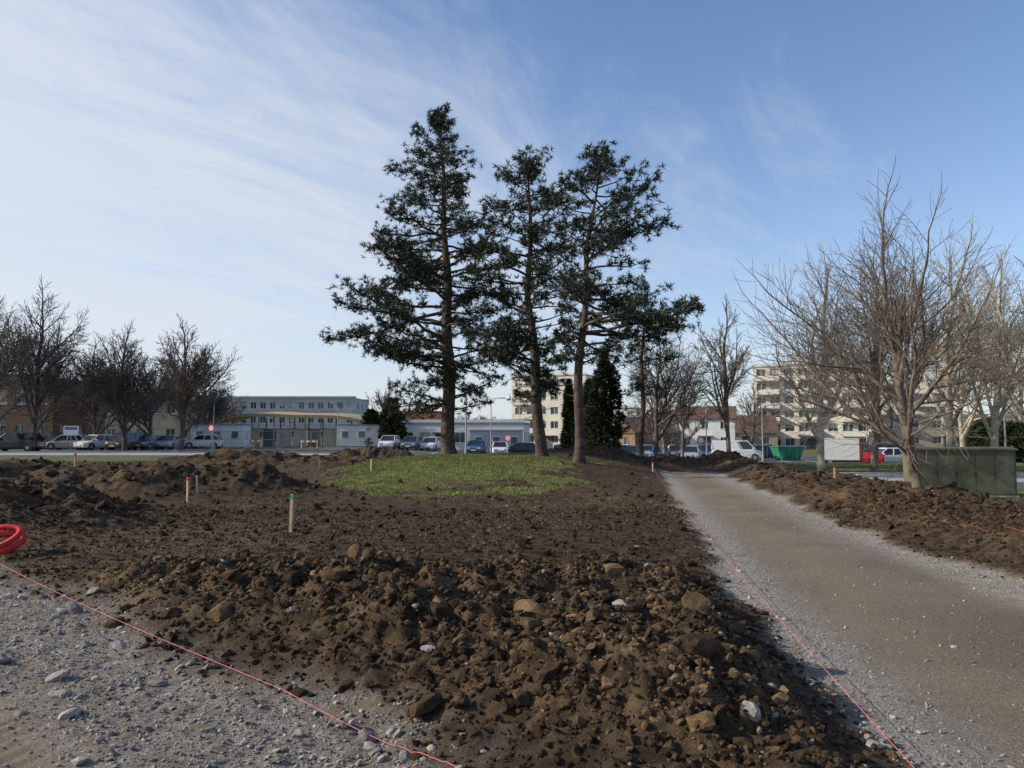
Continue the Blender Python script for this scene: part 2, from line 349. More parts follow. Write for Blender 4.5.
# ------------------------------------------------------------ trees
def tubes(name,segs,mat,parent=None):
    S=np.array([[*a,*b_,ra,rb_] for a,b_,ra,rb_ in segs])
    Vs=[];Fs=[];o=0
    for lo,hi,k in ((.03,9,9),(.014,.03,5),(0,.014,3)):
        q=S[(S[:,6]>=lo)&(S[:,6]<hi)]
        if not len(q): continue
        p0=q[:,:3];p1=q[:,3:6];d=p1-p0; d/=np.linalg.norm(d,axis=1)[:,None]+1e-9
        up=np.where(np.abs(d[:,2:3])>.9,np.array([[1.,0,0]]),np.array([[0,0,1.]])); a=np.cross(d,up); a/=np.linalg.norm(a,axis=1)[:,None]; b2=np.cross(d,a)
        th=np.arange(k)*2*np.pi/k; ring=a[:,None]*np.cos(th)[None,:,None]+b2[:,None]*np.sin(th)[None,:,None]
        V=np.concatenate([p0[:,None]+ring*q[:,6][:,None,None],p1[:,None]+ring*q[:,7][:,None,None]],1)
        i=np.arange(k); f=np.stack([i,(i+1)%k,k+(i+1)%k,k+i],1)
        Fs.append((f[None]+(np.arange(len(q))*2*k)[:,None,None]).reshape(-1,4)+o); Vs.append(V.reshape(-1,3)); o+=len(q)*2*k
    return big_mesh(name,np.concatenate(Vs),np.concatenate(Fs),mat,smooth=True,parent=parent)
def rv(r): 
    return Vector((r.gauss(0,1),r.gauss(0,1),r.gauss(0,1))).normalized()
def bare_tree(x,y,height,r0,seed,mat='bark_grey',trunk=.28,lean=(0,0),spread=.75,up=.25,levels=5,kids=(6,6,5,4,3),zoff=-.15,name='bare_tree',shorten=.62,minr=.0045,xw=1.,pc=98.5):
    r=random.Random(seed); segs=[]; tips=[]
    def grow(p,d,L,rad,lv):
        n=max(2 if lv>=3 else 3,int(6-lv*1.)); seg=L/n; pts=[(p.copy(),rad,d.copy())]
        for i in range(n):
            d=(d+rv(r)*(.07+.045*lv)+Vector((0,0,up*(.35 if lv else .1)/ (1+lv*.3)))).normalized()
            q=p+d*seg; rr=max(minr,rad*(1-.62/n) if lv else rad*(1-.5/n))
            segs.append((p[:],q[:],rad,rr)); p=q; rad=rr; pts.append((p.copy(),rad,d.copy()))
        if lv>=levels-1: tips.append(p.z); return
        k=kids[lv]
        for j in range(k):
            t=(.22 if lv else trunk)+(1-(.22 if lv else trunk))*(j+r.random()*.8)/k; t=min(t,.999)
            idx=min(int(t*n),n-1); f=t*n-idx; a0,ra,da=pts[idx]; a1,rb_,_=pts[idx+1]; q=a0.lerp(a1,f)
            side=rv(r); side=(side-da*side.dot(da)).normalized()
            ang=spread*(.6+.7*r.random())
            nd=(da*math.cos(ang)+side*math.sin(ang)).normalized()
            if lv==0 and nd.z<.15: nd.z=.15+r.random()*.3; nd.normalize()
            LL=L*shorten*(1-.5*(t if lv else (t-trunk)/(1-trunk)))*(.7+.55*r.random())
            kr=(.58+.2*r.random()) if lv==0 else (.40+.2*r.random())
            grow(q,nd,LL,max(minr,(ra*(1-f)+rb_*f)*kr),lv+1)
        grow(p,(d+rv(r)*.15).normalized(),L*shorten*.7,rad,lv+1)
    H0=height/(1+shorten*.75+.18)
    z0=H(x,y)+zoff
    grow(Vector((0,0,0)),Vector((lean[0],lean[1],1)).normalized(),H0,r0,0)
    mz=float(np.percentile(tips,pc)); k=(height-zoff)/mz; kx=k*xw
    segs=[((a[0]*kx+x,a[1]*kx+y,a[2]*k+z0),(b_[0]*kx+x,b_[1]*kx+y,b_[2]*k+z0),ra,rb_) for a,b_,ra,rb_ in segs]
    a,b_,ra,rb_=segs[0]; segs.append(((a[0],a[1],a[2]),(x*.7+b_[0]*.3,y*.7+b_[1]*.3,z0+(b_[2]-z0)*.3),ra*1.5,ra*.95))
    return tubes(name,segs,M[mat])
def clumps(name,C,Nrm,K,L,w,mat,parent=None,tint=None,flat=.6,nb=.8):
    n=len(C); C=np.repeat(C,K,0); d=rng.normal(size=(n*K,3)); d+=np.repeat(Nrm,K,0)*nb; d[:,2]*=flat; d/=np.linalg.norm(d,axis=1)[:,None]
    ll=L*rng.uniform(.55,1.25,(n*K,1)); sd=np.cross(d,rng.normal(size=(n*K,3))); sd/=np.linalg.norm(sd,axis=1)[:,None]+1e-9
    st=C+d*ll*.10
    V=np.stack([st-sd*w*.6,st+sd*w*.6,C+d*ll*.65+sd*w*.5,C+d*ll],1)
    t=np.repeat(tint if tint is not None else rng.uniform(0,1,n),K)
    return big_mesh(name,V.reshape(-1,3),np.arange(4*n*K).reshape(-1,4),mat,tint=np.repeat(t,4),parent=parent)
def pine(px0,base_y,Yd,trunkpts,prof,r0,seed,zclear,nbr=64,dens=1.,K=15):
    r=random.Random(seed); X0=(px0-512)/760*Yd; z0=H(X0,Yd)-.15; root=empty('pine_tree',(X0,Yd,z0))
    hs=[t[0] for t in trunkpts]; xs=[t[1] for t in trunkpts]; top=hs[-1]
    segs=[]; n=26
    def tp(hh): return Vector((float(np.interp(hh,hs,xs))+.06*math.sin(hh*1.3+seed),.10*math.sin(hh*.7+seed*2),hh))
    rad=lambda hh: r0*(1-.93*(hh/top)**1.1)+.01
    for i in range(n):
        a=top*i/n;b_=top*(i+1)/n; segs.append((tp(a)[:],tp(b_)[:],rad(a),rad(b_)))
    segs.append((tp(0)[:],tp(.5)[:],r0*1.45,r0*1.0))
    C=[];Nm=[];T=[]
    ph=[p[0] for p in prof];pl=[p[1] for p in prof];pr=[p[2] for p in prof]
    for k in range(nbr):
        hh=zclear+(top-zclear)*min(1,max(0,(k+r.gauss(0,1.5))/nbr))
        az=k*2.399+r.uniform(-.9,.9)
        ca,sa2=math.cos(az),math.sin(az)
        elev=r.gauss(.08,.24)+.30*(hh/top)**3
        if hh>top*.93: elev+=.6
        he=hh+elev*1.2
        le=float(np.interp(he,ph,pl)); re=float(np.interp(he,ph,pr)); ext=re if ca>0 else le
        ext=abs(ca)*ext+(1-abs(ca))*(le+re)/2
        L=max(.4,ext*(r.uniform(.76,1.08) if r.random()<.75 else r.uniform(.35,.72))); q=tp(hh)
        d=Vector((ca,sa2,elev)).normalized(); br=max(.012,.018+.010*L)*(1.15 if hh<top*.7 else .75)
        m=max(4,int(L/.4)); p=q.copy(); pts=[p.copy()]; droop=r.uniform(-.18,.02)
        for i in range(m):
            t=i/m; dz=droop*math.sin(t*3.1)+ .22*t**2
            d2=(d+Vector((r.gauss(0,.18),r.gauss(0,.18),dz+r.gauss(0,.12)))).normalized(); p2=p+d2*(L/m)
            segs.append((p[:],p2[:],br*(1-.8*t)+.005,br*(1-.8*(i+1)/m)+.005)); p=p2; pts.append(p.copy())
        pad=r.uniform(-.05,.15)
        for i in range(len(pts)):
            t=i/(len(pts)-1)
            if t<.26 and L>1.2: continue
            if r.random()<.18: continue
            ns=2+int(2.4*dens*(.5+t)) 
            for s_ in range(ns):
                side=Vector((-sa2,ca,0))*r.choice((-1,1)); sl=(L*.24+.30)*(1-.5*t)*r.uniform(.3,1.2)
                dd=(side*r.uniform(.4,1)+d*r.uniform(.2,.9)+Vector((0,0,r.uniform(-.40,.65)))).normalized()
                e=pts[i]+dd*sl; segs.append((pts[i][:],e[:],.011,.006))
                nn=max(1,int(sl/.21))
                for u in range(nn):
                    cpt=pts[i].lerp(e,(u+1)/nn)+Vector((r.gauss(0,.09),r.gauss(0,.09),r.gauss(0,.10)))
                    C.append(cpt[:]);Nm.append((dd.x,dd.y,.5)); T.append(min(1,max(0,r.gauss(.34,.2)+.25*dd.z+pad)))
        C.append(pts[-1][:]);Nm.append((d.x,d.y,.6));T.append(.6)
    for k in range(12):
        hh=r.uniform(zclear*.5,zclear*1.3); az=r.uniform(0,6.28); L=r.uniform(.3,1.0); q=tp(hh); e=q+Vector((math.cos(az)*L,math.sin(az)*L,r.uniform(-.2,.2)))
        segs.append((q[:],e[:],.022,.006))
    tubes('trunk_and_branches',segs,M['bark_pine'],root)
    C=np.array(C)
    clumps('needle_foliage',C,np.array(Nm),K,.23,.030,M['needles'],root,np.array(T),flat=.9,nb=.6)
    return root
k=36/760; B1=455
pine(449,B1,36,[(0,0),((B1-300)*k,-.1),((B1-180)*k,-.35),((B1-104)*k,-.5)],
 [((B1-y)*k,(c-l)*k,(r_-c)*k) for y,l,c,r_ in ((415,408,449,474),(395,378,448,494),(365,366,448,502),(330,330,447,508),(300,338,446,518),(270,346,445,514),(240,362,444,508),(200,372,442,502),(175,376,441,496),(150,390,440,488),(125,412,438,475),(100,428,437,455))],.34,3,(B1-410)*k,128,1.2)
k=32/760; B2=460
pine(541,B2,32,[(0,0),((B2-380)*k,-.2),((B2-300)*k,-.5),((B2-160)*k,-.45)],
 [((B2-y)*k,(c-l)*k,(r_-c)*k) for y,l,c,r_ in ((405,500,538,560),(385,474,536,556),(345,462,534,568),(300,464,530,578),(250,470,530,588),(200,480,530,586),(180,486,530,577),(157,508,530,555))],.25,8,(B2-398)*k,92,1.15)
k=28/760; B3=467
pine(578,B3,28,[(0,0),((B3-350)*k,.10),((B3-240)*k,.45),((B3-156)*k,.85)],
 [((B3-y)*k,(c-l)*k,(r_-c)*k) for y,l,c,r_ in ((365,566,582,640),(345,554,582,680),(305,552,585,712),(285,554,587,696),(270,554,588,640),(240,552,590,688),(215,542,594,694),(190,548,598,666),(170,560,600,646),(152,586,603,624))],.20,13,(B3-365)*k,72,1.1)
k=40/760; B4=455
pine(641,B4,40,[(0,0),((B4-350)*k,.1),((B4-276)*k,.3)],
 [((B4-y)*k,(c-l)*k,(r_-c)*k) for y,l,c,r_ in ((395,625,641,662),(375,610,641,690),(350,606,643,698),(320,602,644,702),(295,606,645,700),(276,630,647,668))],.16,29,(B4-388)*k,26,.9,13)
def at(px,Yd): return (px-512)/760*Yd
bare_tree(at(917,17),17,6.1,.13,101,'bark_grey',trunk=.14,lean=(-.18,0),spread=.74,up=.22,kids=(10,7,5,4),shorten=.88)
bare_tree(at(820,29),29,8.1,.16,102,'bark_plane',trunk=.22,lean=(-.06,0),spread=.7,kids=(9,6,5,4),up=.3,minr=.007,shorten=.72)
bare_tree(at(728,44),44,9.0,.14,1031,'bark_grey',trunk=.22,spread=.62,kids=(11,6,5,4),up=.35,shorten=.55,minr=.010)
bare_tree(at(872,33),33,9.0,.16,104,'bark_grey',trunk=.2,spread=.65,kids=(9,6,5,4),minr=.008,shorten=.75)
bare_tree(at(948,36),36,10.6,.21,105,'bark_plane',trunk=.2,spread=.7,kids=(8,6,5,4),up=.3,minr=.009,shorten=.72)
bare_tree(at(992,33),33,8.8,.18,106,'bark_plane',trunk=.22,spread=.65,kids=(8,6,5,4),up=.3,minr=.008,shorten=.72)
bare_tree(at(905,46),46,9.5,.2,107,'bark_grey',trunk=.25,spread=.6,kids=(8,6,5,3),minr=.011,shorten=.72)
bare_tree(at(1034,24),24,6.8,.15,108,'bark_grey',trunk=.22,spread=.65,kids=(8,6,5,4),shorten=.75,minr=.006)
bare_tree(at(962,58),58,12.,.22,109,'bark_plane',trunk=.3,spread=.65,kids=(8,6,5,3),minr=.013,shorten=.72)
bare_tree(at(1020,60),60,11.5,.22,119,'bark_plane',trunk=.3,spread=.65,kids=(8,6,5,3),minr=.013,shorten=.72)
bare_tree(at(655,44),44,7.4,.14,110,'bark_dark',trunk=.2,spread=.78,kids=(10,7,5,4),shorten=.8,minr=.010)
bare_tree(at(682,62),62,8.,.13,111,'bark_dark',trunk=.15,spread=.6,kids=(9,6,5,3),up=.35,minr=.012)
bare_tree(at(665,70),70,7.5,.13,112,'bark_grey',trunk=.15,spread=.6,kids=(8,6,5,3),minr=.013)
bare_tree(at(383,95),95,8,.16,113,'bark_dark',trunk=.2,spread=.6,kids=(8,6,5,3),minr=.015)
bare_tree(at(232,95),95,7.5,.12,114,'bark_grey',trunk=.3,spread=.45,levels=4,kids=(7,6,5),minr=.012)
bare_tree(at(750,85),85,8,.16,115,'bark_dark',trunk=.2,spread=.6,kids=(8,6,5,3),minr=.015)
for (p,Yd,hh,sd) in ((34,70,12.0,201),(-14,66,11.4,207),(126,72,9.7,202),(182,70,9.6,203),(97,80,9.2,204),(152,84,8.6,205),(204,90,7.0,208)):
    bare_tree(at(p,Yd),Yd,hh,.24,sd,'bark_dark',trunk=.20,spread=.72,kids=(14,8,6,4),shorten=.70,minr=.015,up=.14,pc=93)
def evergreen(x,y,hgt,rx,name='evergreen_tree',seed=1,nc=1500,L=.35,shape='col'):
    r=np.random.default_rng(seed); z0=H(x,y); root=empty(name,(x,y,z0))
    t=r.uniform(0.03,1,nc); a=r.uniform(0,6.283,nc)
    prof=np.sin(np.pi*np.clip(t,0,1)**.7)**.6 if shape=='col' else (1-t)**.8
    rad=rx*prof*(.45+.55*r.uniform(0,1,nc)**.5)*(1+.55*(vn(a*1.5,t*6,seed)-.5)*2)
    C=np.stack([np.cos(a)*rad,np.sin(a)*rad,t*hgt*(1+.1*vn(a*2,a*0,seed+5))],1); Nm=np.stack([np.cos(a),np.sin(a),.4*np.ones(nc)],1)
    tubes('trunk',[((0,0,-.1),(0,0,hgt*.5),rx*.12+.04,rx*.07+.03),((0,0,hgt*.5),(0,0,hgt*.95),rx*.07+.03,.02)],M['bark_dark'],root)
    clumps('foliage',C,Nm,14,L,L*.18,M['leaf_dark'],root,np.clip(r.normal(.35,.25,nc),0,1))
evergreen(at(605,46),46,6.0,.95,'ivy_clad_tree',31,1300,.28)
evergreen(at(569,44),44,4.4,.55,'conifer_tree',32,800,.25,'cone')
evergreen(at(590,60),60,6.3,1.1,'conifer_tree',33,900,.35,'col')
evergreen(at(66,95),95,6.,1.5,'conifer_tree',34,800,.5,'cone')
evergreen(at(392,90),90,5.4,1.3,'conifer_tree',35,700,.5,'col')
evergreen(at(372,92),92,4.2,1.4,'evergreen_shrub',36,600,.5)
evergreen(at(990,75),75,4.0,2.4,'evergreen_shrub',37,900,.5)
evergreen(at(1015,52),52,2.6,1.8,'evergreen_shrub',38,700,.4)
n=9000; ang=rng.uniform(-.85,.85,n); dd=rng.uniform(230,300,n); xx=np.sin(ang)*dd; yy=np.cos(ang)*dd
top_=4.5+6*fbm(ang*22,ang*0,4,3)
zz=rng.uniform(0,1,n)**.8*top_-1
clumps('distant_trees',np.stack([xx,yy,zz],1),np.tile([0,0,.6],(n,1)),12,1.7,.13,M['twigs_far'],None,rng.uniform(0,1,n),flat=1.)
# ------------------------------------------------------------ roads
def sheet(name,x0,x1,y0,y1,mat,dz,nx=40,ny=16):
    xs=np.linspace(x0,x1,nx+1);ys=np.linspace(y0,y1,ny+1);a,b2=np.meshgrid(xs,ys);a=a.ravel();b2=b2.ravel()
    zz=drop(a,b2)+dz; I=np.arange((nx+1)*(ny+1)).reshape(ny+1,nx+1)
    F=np.stack([I[:-1,:-1],I[:-1,1:],I[1:,1:],I[1:,:-1]],-1).reshape(-1,4)
    return big_mesh(name,np.stack([a,b2,zz],1),F,M[mat],smooth=True)
sheet('road',-200,-9,53,64,'pave',.02,60,8)
sheet('parking_lot',-120,-20,70,80,'asphalt',.02,60,6)
sheet('parking_lot',-20,75,62,90,'asphalt',.03,80,20)
sheet('road',11.8,60,22.5,26.5,'pave',.09,40,4)
sheet('pavement',11.8,60,27.5,30,'pave',.10,40,4)
kb=MB()
for x0 in range(-200,-9,4): 
    kb.box(x0,x0+3.98,64.0,64.2,-.05,.14,'kerb'); kb.box(x0,x0+3.98,52.8,53,-.05,.14,'kerb')
kb.build('kerb')
kb=MB()
for x0 in range(12,60,2): kb.box(x0,x0+1.98,26.5,26.7,-.05,.2,'kerb'); kb.box(x0,x0+1.98,22.3,22.5,-.05,.2,'kerb')
kb.build('kerb')
pm=MB()
for i in range(30):
    x0=-18+i*2.6; z1=float(drop(np.array([x0]),np.array([74.]))[0])+.036
    pm.box(x0,x0+.12,71.5,76.5,z1,z1+.004,'paint')
for x0 in range(-190,-12,6): pm.box(x0,x0+3,58.4,58.55,.026,.03,'paint')
pm.build('road_markings')
# ------------------------------------------------------------ buildings
def facade(parts,o,u,nrm,L,floors,fh,cols,ww,sill,wh,wall,t=.22,blind=.3,rnd=None,frame='frame'):
    o=Vector(o);u=Vector(u);nv=Vector(nrm)
    T=Matrix(((u.x,nv.x,0,o.x),(u.y,nv.y,0,o.y),(0,0,1,o.z),(0,0,0,1)))
    W=parts.setdefault('walls',MB());G=parts.setdefault('windows',MB())
    H_=floors*fh
    z=0
    for f in range(floors+1):
        z1=f*fh+sill if f<floors else H_
        W.box(0,L,0,t,z,z1,wall,T); z=f*fh+sill+wh
        if f==floors: break
        pitch=L/cols; x=0
        for c_ in range(cols):
            cx=(c_+.5)*pitch; W.box(x,cx-ww/2,0,t,z1,z,wall,T); x=cx+ww/2
            G.box(cx-ww/2,cx-ww/2+.06,.04,.09,z1,z,frame,T);G.box(cx+ww/2-.06,cx+ww/2,.04,.09,z1,z,frame,T)
            G.box(cx-.03,cx+.03,.04,.09,z1+.06,z-.06,frame,T);G.box(cx-ww/2+.06,cx+ww/2-.06,.04,.09,z-.06,z,frame,T);G.box(cx-ww/2+.06,cx+ww/2-.06,.04,.09,z1,z1+.06,frame,T)
            G.box(cx-ww/2-.05,cx+ww/2+.05,t,t+.06,z1-.06,z1,frame,T)
            if rnd and rnd.random()<blind: G.box(cx-ww/2+.06,cx+ww/2-.06,.01,.035,z-.06-(wh-.1)*rnd.choice((.3,.5,.8,1)),z-.06,'blind',T)
        W.box(x,L,0,t,z1,z,wall,T)
def building(name,x,y,rz,w,d,floors,fh,cols,ww=1.3,wh=1.35,sill=.95,wall='white',roofm='zinc',balcony=None,seed=1,gable=0,side=3,zo=None,blind=.3,frame='frame'):
    rnd=random.Random(seed); z0=(float(drop(np.array([x]),np.array([y]))[0])-.02) if zo is None else zo
    root=empty(name,(x,y,z0),rz); p={}
    H_=floors*fh
    core=p.setdefault('glazing',MB()); core.box(-w/2+.01,w/2-.01,-d/2+.01,d/2-.01,-1,H_-.02,'glass')
    facade(p,(-w/2,-d/2,0),(1,0,0),(0,-1,0),w,floors,fh,cols,ww,sill,wh,wall,rnd=rnd,blind=blind,frame=frame)
    facade(p,(w/2,d/2,0),(-1,0,0),(0,1,0),w,floors,fh,cols,ww,sill,wh,wall,rnd=rnd,blind=blind,frame=frame)
    facade(p,(-w/2,d/2,0),(0,-1,0),(-1,0,0),d,floors,fh,side,ww,sill,wh,wall,rnd=rnd,blind=blind,frame=frame)
    facade(p,(w/2,-d/2,0),(0,1,0),(1,0,0),d,floors,fh,side,ww,sill,wh,wall,rnd=rnd,blind=blind,frame=frame)
    for sx in (-1,1):
        for sy in (-1,1): 
            a,b_=sorted((sx*w/2,sx*(w/2+.22)));c_,e=sorted((sy*d/2,sy*(d/2+.22))); p['walls'].box(a,b_,c_,e,0,H_,wall)
    R=p.setdefault('roof',MB())
    if gable:
        ov=.5
        R.loft([[Vector((s*(w/2+ov),-d/2-ov,H_)),Vector((s*(w/2+ov),0,H_+gable)),Vector((s*(w/2+ov),d/2+ov,H_)),Vector((s*(w/2+ov),d/2+ov,H_-.15)),Vector((s*(w/2+ov),-d/2-ov,H_-.15))] for s in (-1,1)],roofm)
        R.box(w*.2,w*.2+.6,-.3,.3,H_+gable*.5,H_+gable+.8,'beige')
    else:
        R.box(-w/2-.3,w/2+.3,-d/2-.3,d/2+.3,H_,H_+.25,roofm)
        R.box(-w/2-.3,w/2+.3,-d/2-.3,-d/2-.1,H_+.25,H_+.6,wall)
        R.box(-w/2-.3,w/2+.3,d/2+.1,d/2+.3,H_+.25,H_+.6,wall)
        if floors>=5:
            for i in range(max(1,int(w/9))): 
                cx=-w/2+(i+.5)*w/max(1,int(w/9)); R.box(cx-.9,cx+.9,-1,1,H_+.25,H_+1.3,wall)
                R.cyl((cx+2,0,H_+.2),(cx+2,0,H_+1.1),.2,.2,8,'zinc')
    Dm=p.setdefault('door',MB()); Dm.box(-.9,.9,-d/2-.26,-d/2-.225,0,2.2,'dframe'); Dm.box(-1.2,1.2,-d/2-1.1,-d/2-.23,2.3,2.42,'kerb')
    if balcony:
        Bm=p.setdefault('balconies',MB()); pitch=w/cols
        for c0,c1 in balcony:
            for f in range(1,floors):
                xa=c0*pitch+.3-w/2; xb=c1*pitch-.3-w/2; za=f*fh-.05
                Bm.box(xa,xb,-d/2-1.4,-d/2-.223,za,za+.15,'kerb')
                Bm.box(xa,xb,-d/2-1.4,-d/2-1.33,za+.15,za+1.05,wall)
                Bm.box(xa,xa+.06,-d/2-1.33,-d/2-.223,za+.15,za+1.05,'lgrey');Bm.box(xb-.06,xb,-d/2-1.33,-d/2-.223,za+.15,za+1.05,'lgrey')
                Bm.box(xa-.02,xb+.02,-d/2-1.42,-d/2-1.31,za+1.053,za+1.10,'dframe')
                for q in range(int((xb-xa)/2.6)): Bm.box(xa+q*2.6+1.2,xa+q*2.6+1.26,-d/2-1.3,-d/2-1.24,za+1.1,za+fh,'lgrey')
    for nme,mb in p.items(): mb.build(nme,root)
    return root
building('apartment_building',at(828,140),146,-.5,20,12,6,2.62,8,1.7,1.35,.9,'cream',balcony=[(0,2),(3,5),(6,8)],seed=3,zo=-1.5)
building('apartment_building',at(935,150),165,-.45,20,12,5,2.75,8,1.5,1.4,.9,'cream',balcony=[(0,2),(5,8)],seed=4)
building('apartment_building',at(562,150),156,-.45,15.5,12,5,2.8,6,1.6,1.4,.95,'cream',balcony=[(0,2),(4,6)],seed=5)
building('school_building',at(283,165),165,.0,34,14,3,2.95,17,1.2,1.4,.9,'lgrey',seed=6)
building('stair_tower',at(197,160),158,.0,3.6,8,3,3.1,2,.6,1.2,1.0,'white',seed=7,side=2)
building('brick_building',at(-2,82),86,.0,13,10,2,3.7,6,1.3,1.5,1.1,'brick',seed=8)
building('office_building',at(112,118),118,.0,26,12,2,3.6,12,1.3,1.4,1.0,'beige',seed=9)
building('office_building',at(165,135),140,.0,9,10,3,2.8,4,1.2,1.3,.9,'brick',seed=19)
building('community_hall',at(448,98),100,-.1,20,9,1,3.4,9,1.4,1.3,1.1,'white',seed=10,zo=-.6)
building('village_house',at(413,112),116,.2,8,7,1,3.1,3,1.2,1.3,1.,'beige','redroof',gable=2.4,seed=11,side=2,zo=-.4)
building('village_house',at(706,130),130,-.3,9,8,2,2.6,3,1.1,1.2,.9,'white','tile',gable=2.2,seed=12,side=2)
building('village_house',at(744,140),140,-.2,10,8,1,2.9,3,1.1,1.2,.9,'beige','tile',gable=3.2,seed=13,side=2)
building('village_house',at(672,150),150,.1,9,8,2,2.6,3,1.1,1.2,.9,'cream','tile',gable=2.2,seed=14,side=2)
building('village_house',at(650,120),128,.5,9,8,1,2.9,3,1.1,1.2,.9,'brick','tile',gable=2.6,seed=15,side=2)
building('apartment_building',at(612,175),180,-.3,14,10,3,2.8,6,1.5,1.3,.9,'white',seed=16)
building('apartment_building',at(1030,115),140,-.2,22,10,2,2.8,6,1.5,1.3,.9,'beige',seed=17)
def pavilion(x,y):
    root=empty('timber_pavilion',(x,y,0)); W=20.; R=MB(); n=40
    zf=lambda t: 3.3+.95*math.sin(t*math.pi*1.15-.15)+.25*math.sin(t*9)
    rings=[]
    for i in range(n+1):
        t=i/n; xx=-W/2+W*t; zt=zf(t); rings.append([Vector((xx,-5,zt)),Vector((xx,5,zt+.5)),Vector((xx,5,zt+.12)),Vector((xx,-5,zt-.38))])
    R.loft(rings,'wood'); R.build('wavy_roof',root)
    S=MB()
    for i in range(11):
        t=i/10; xx=-W/2+.3+(W-.6)*t
        for yy in (-4.5,4.5): S.cyl((xx,yy,0),(xx,yy,zf(t)-.3),.09,.09,8,'wood')
        if i<10: S.box(xx+.2,xx+W/10-.3,-3.3,-3.2,0,2.2,'blind' if i%3 else 'glass')
        S.box(xx-.06,xx+.06,-4.6,4.6,2.15,2.3,'wood')
    S.build('posts_and_panels',root)
pavilion(at(300,100),100)
def low_shed(x,y,w,name='site_cabin',wall='white'):
    root=empty(name,(x,y,float(drop(np.array([x]),np.array([y]))[0]))); p=MB()
    p.box(-w/2,w/2,-1.2,1.2,.15,2.6,wall); p.box(-w/2-.08,w/2+.08,-1.28,1.28,2.6,2.72,'zinc')
    for i in range(int(w/2)): 
        cx=-w/2+1+i*2; p.box(cx-.45,cx+.45,-1.26,-1.205,1.1,2.0,'frame'); p.box(cx-.38,cx+.38,-1.28,-1.263,1.17,1.93,'glass')
    for sx in (-1,1): p.box(sx*(w/2-.3)-.15,sx*(w/2-.3)+.15,-1,1,-.05,.15,'kerb')
    p.build('cabin_body',root)
low_shed(at(222,88),88,6); low_shed(at(360,92),92,5); low_shed(at(497,90),88,6,wall='lgrey')
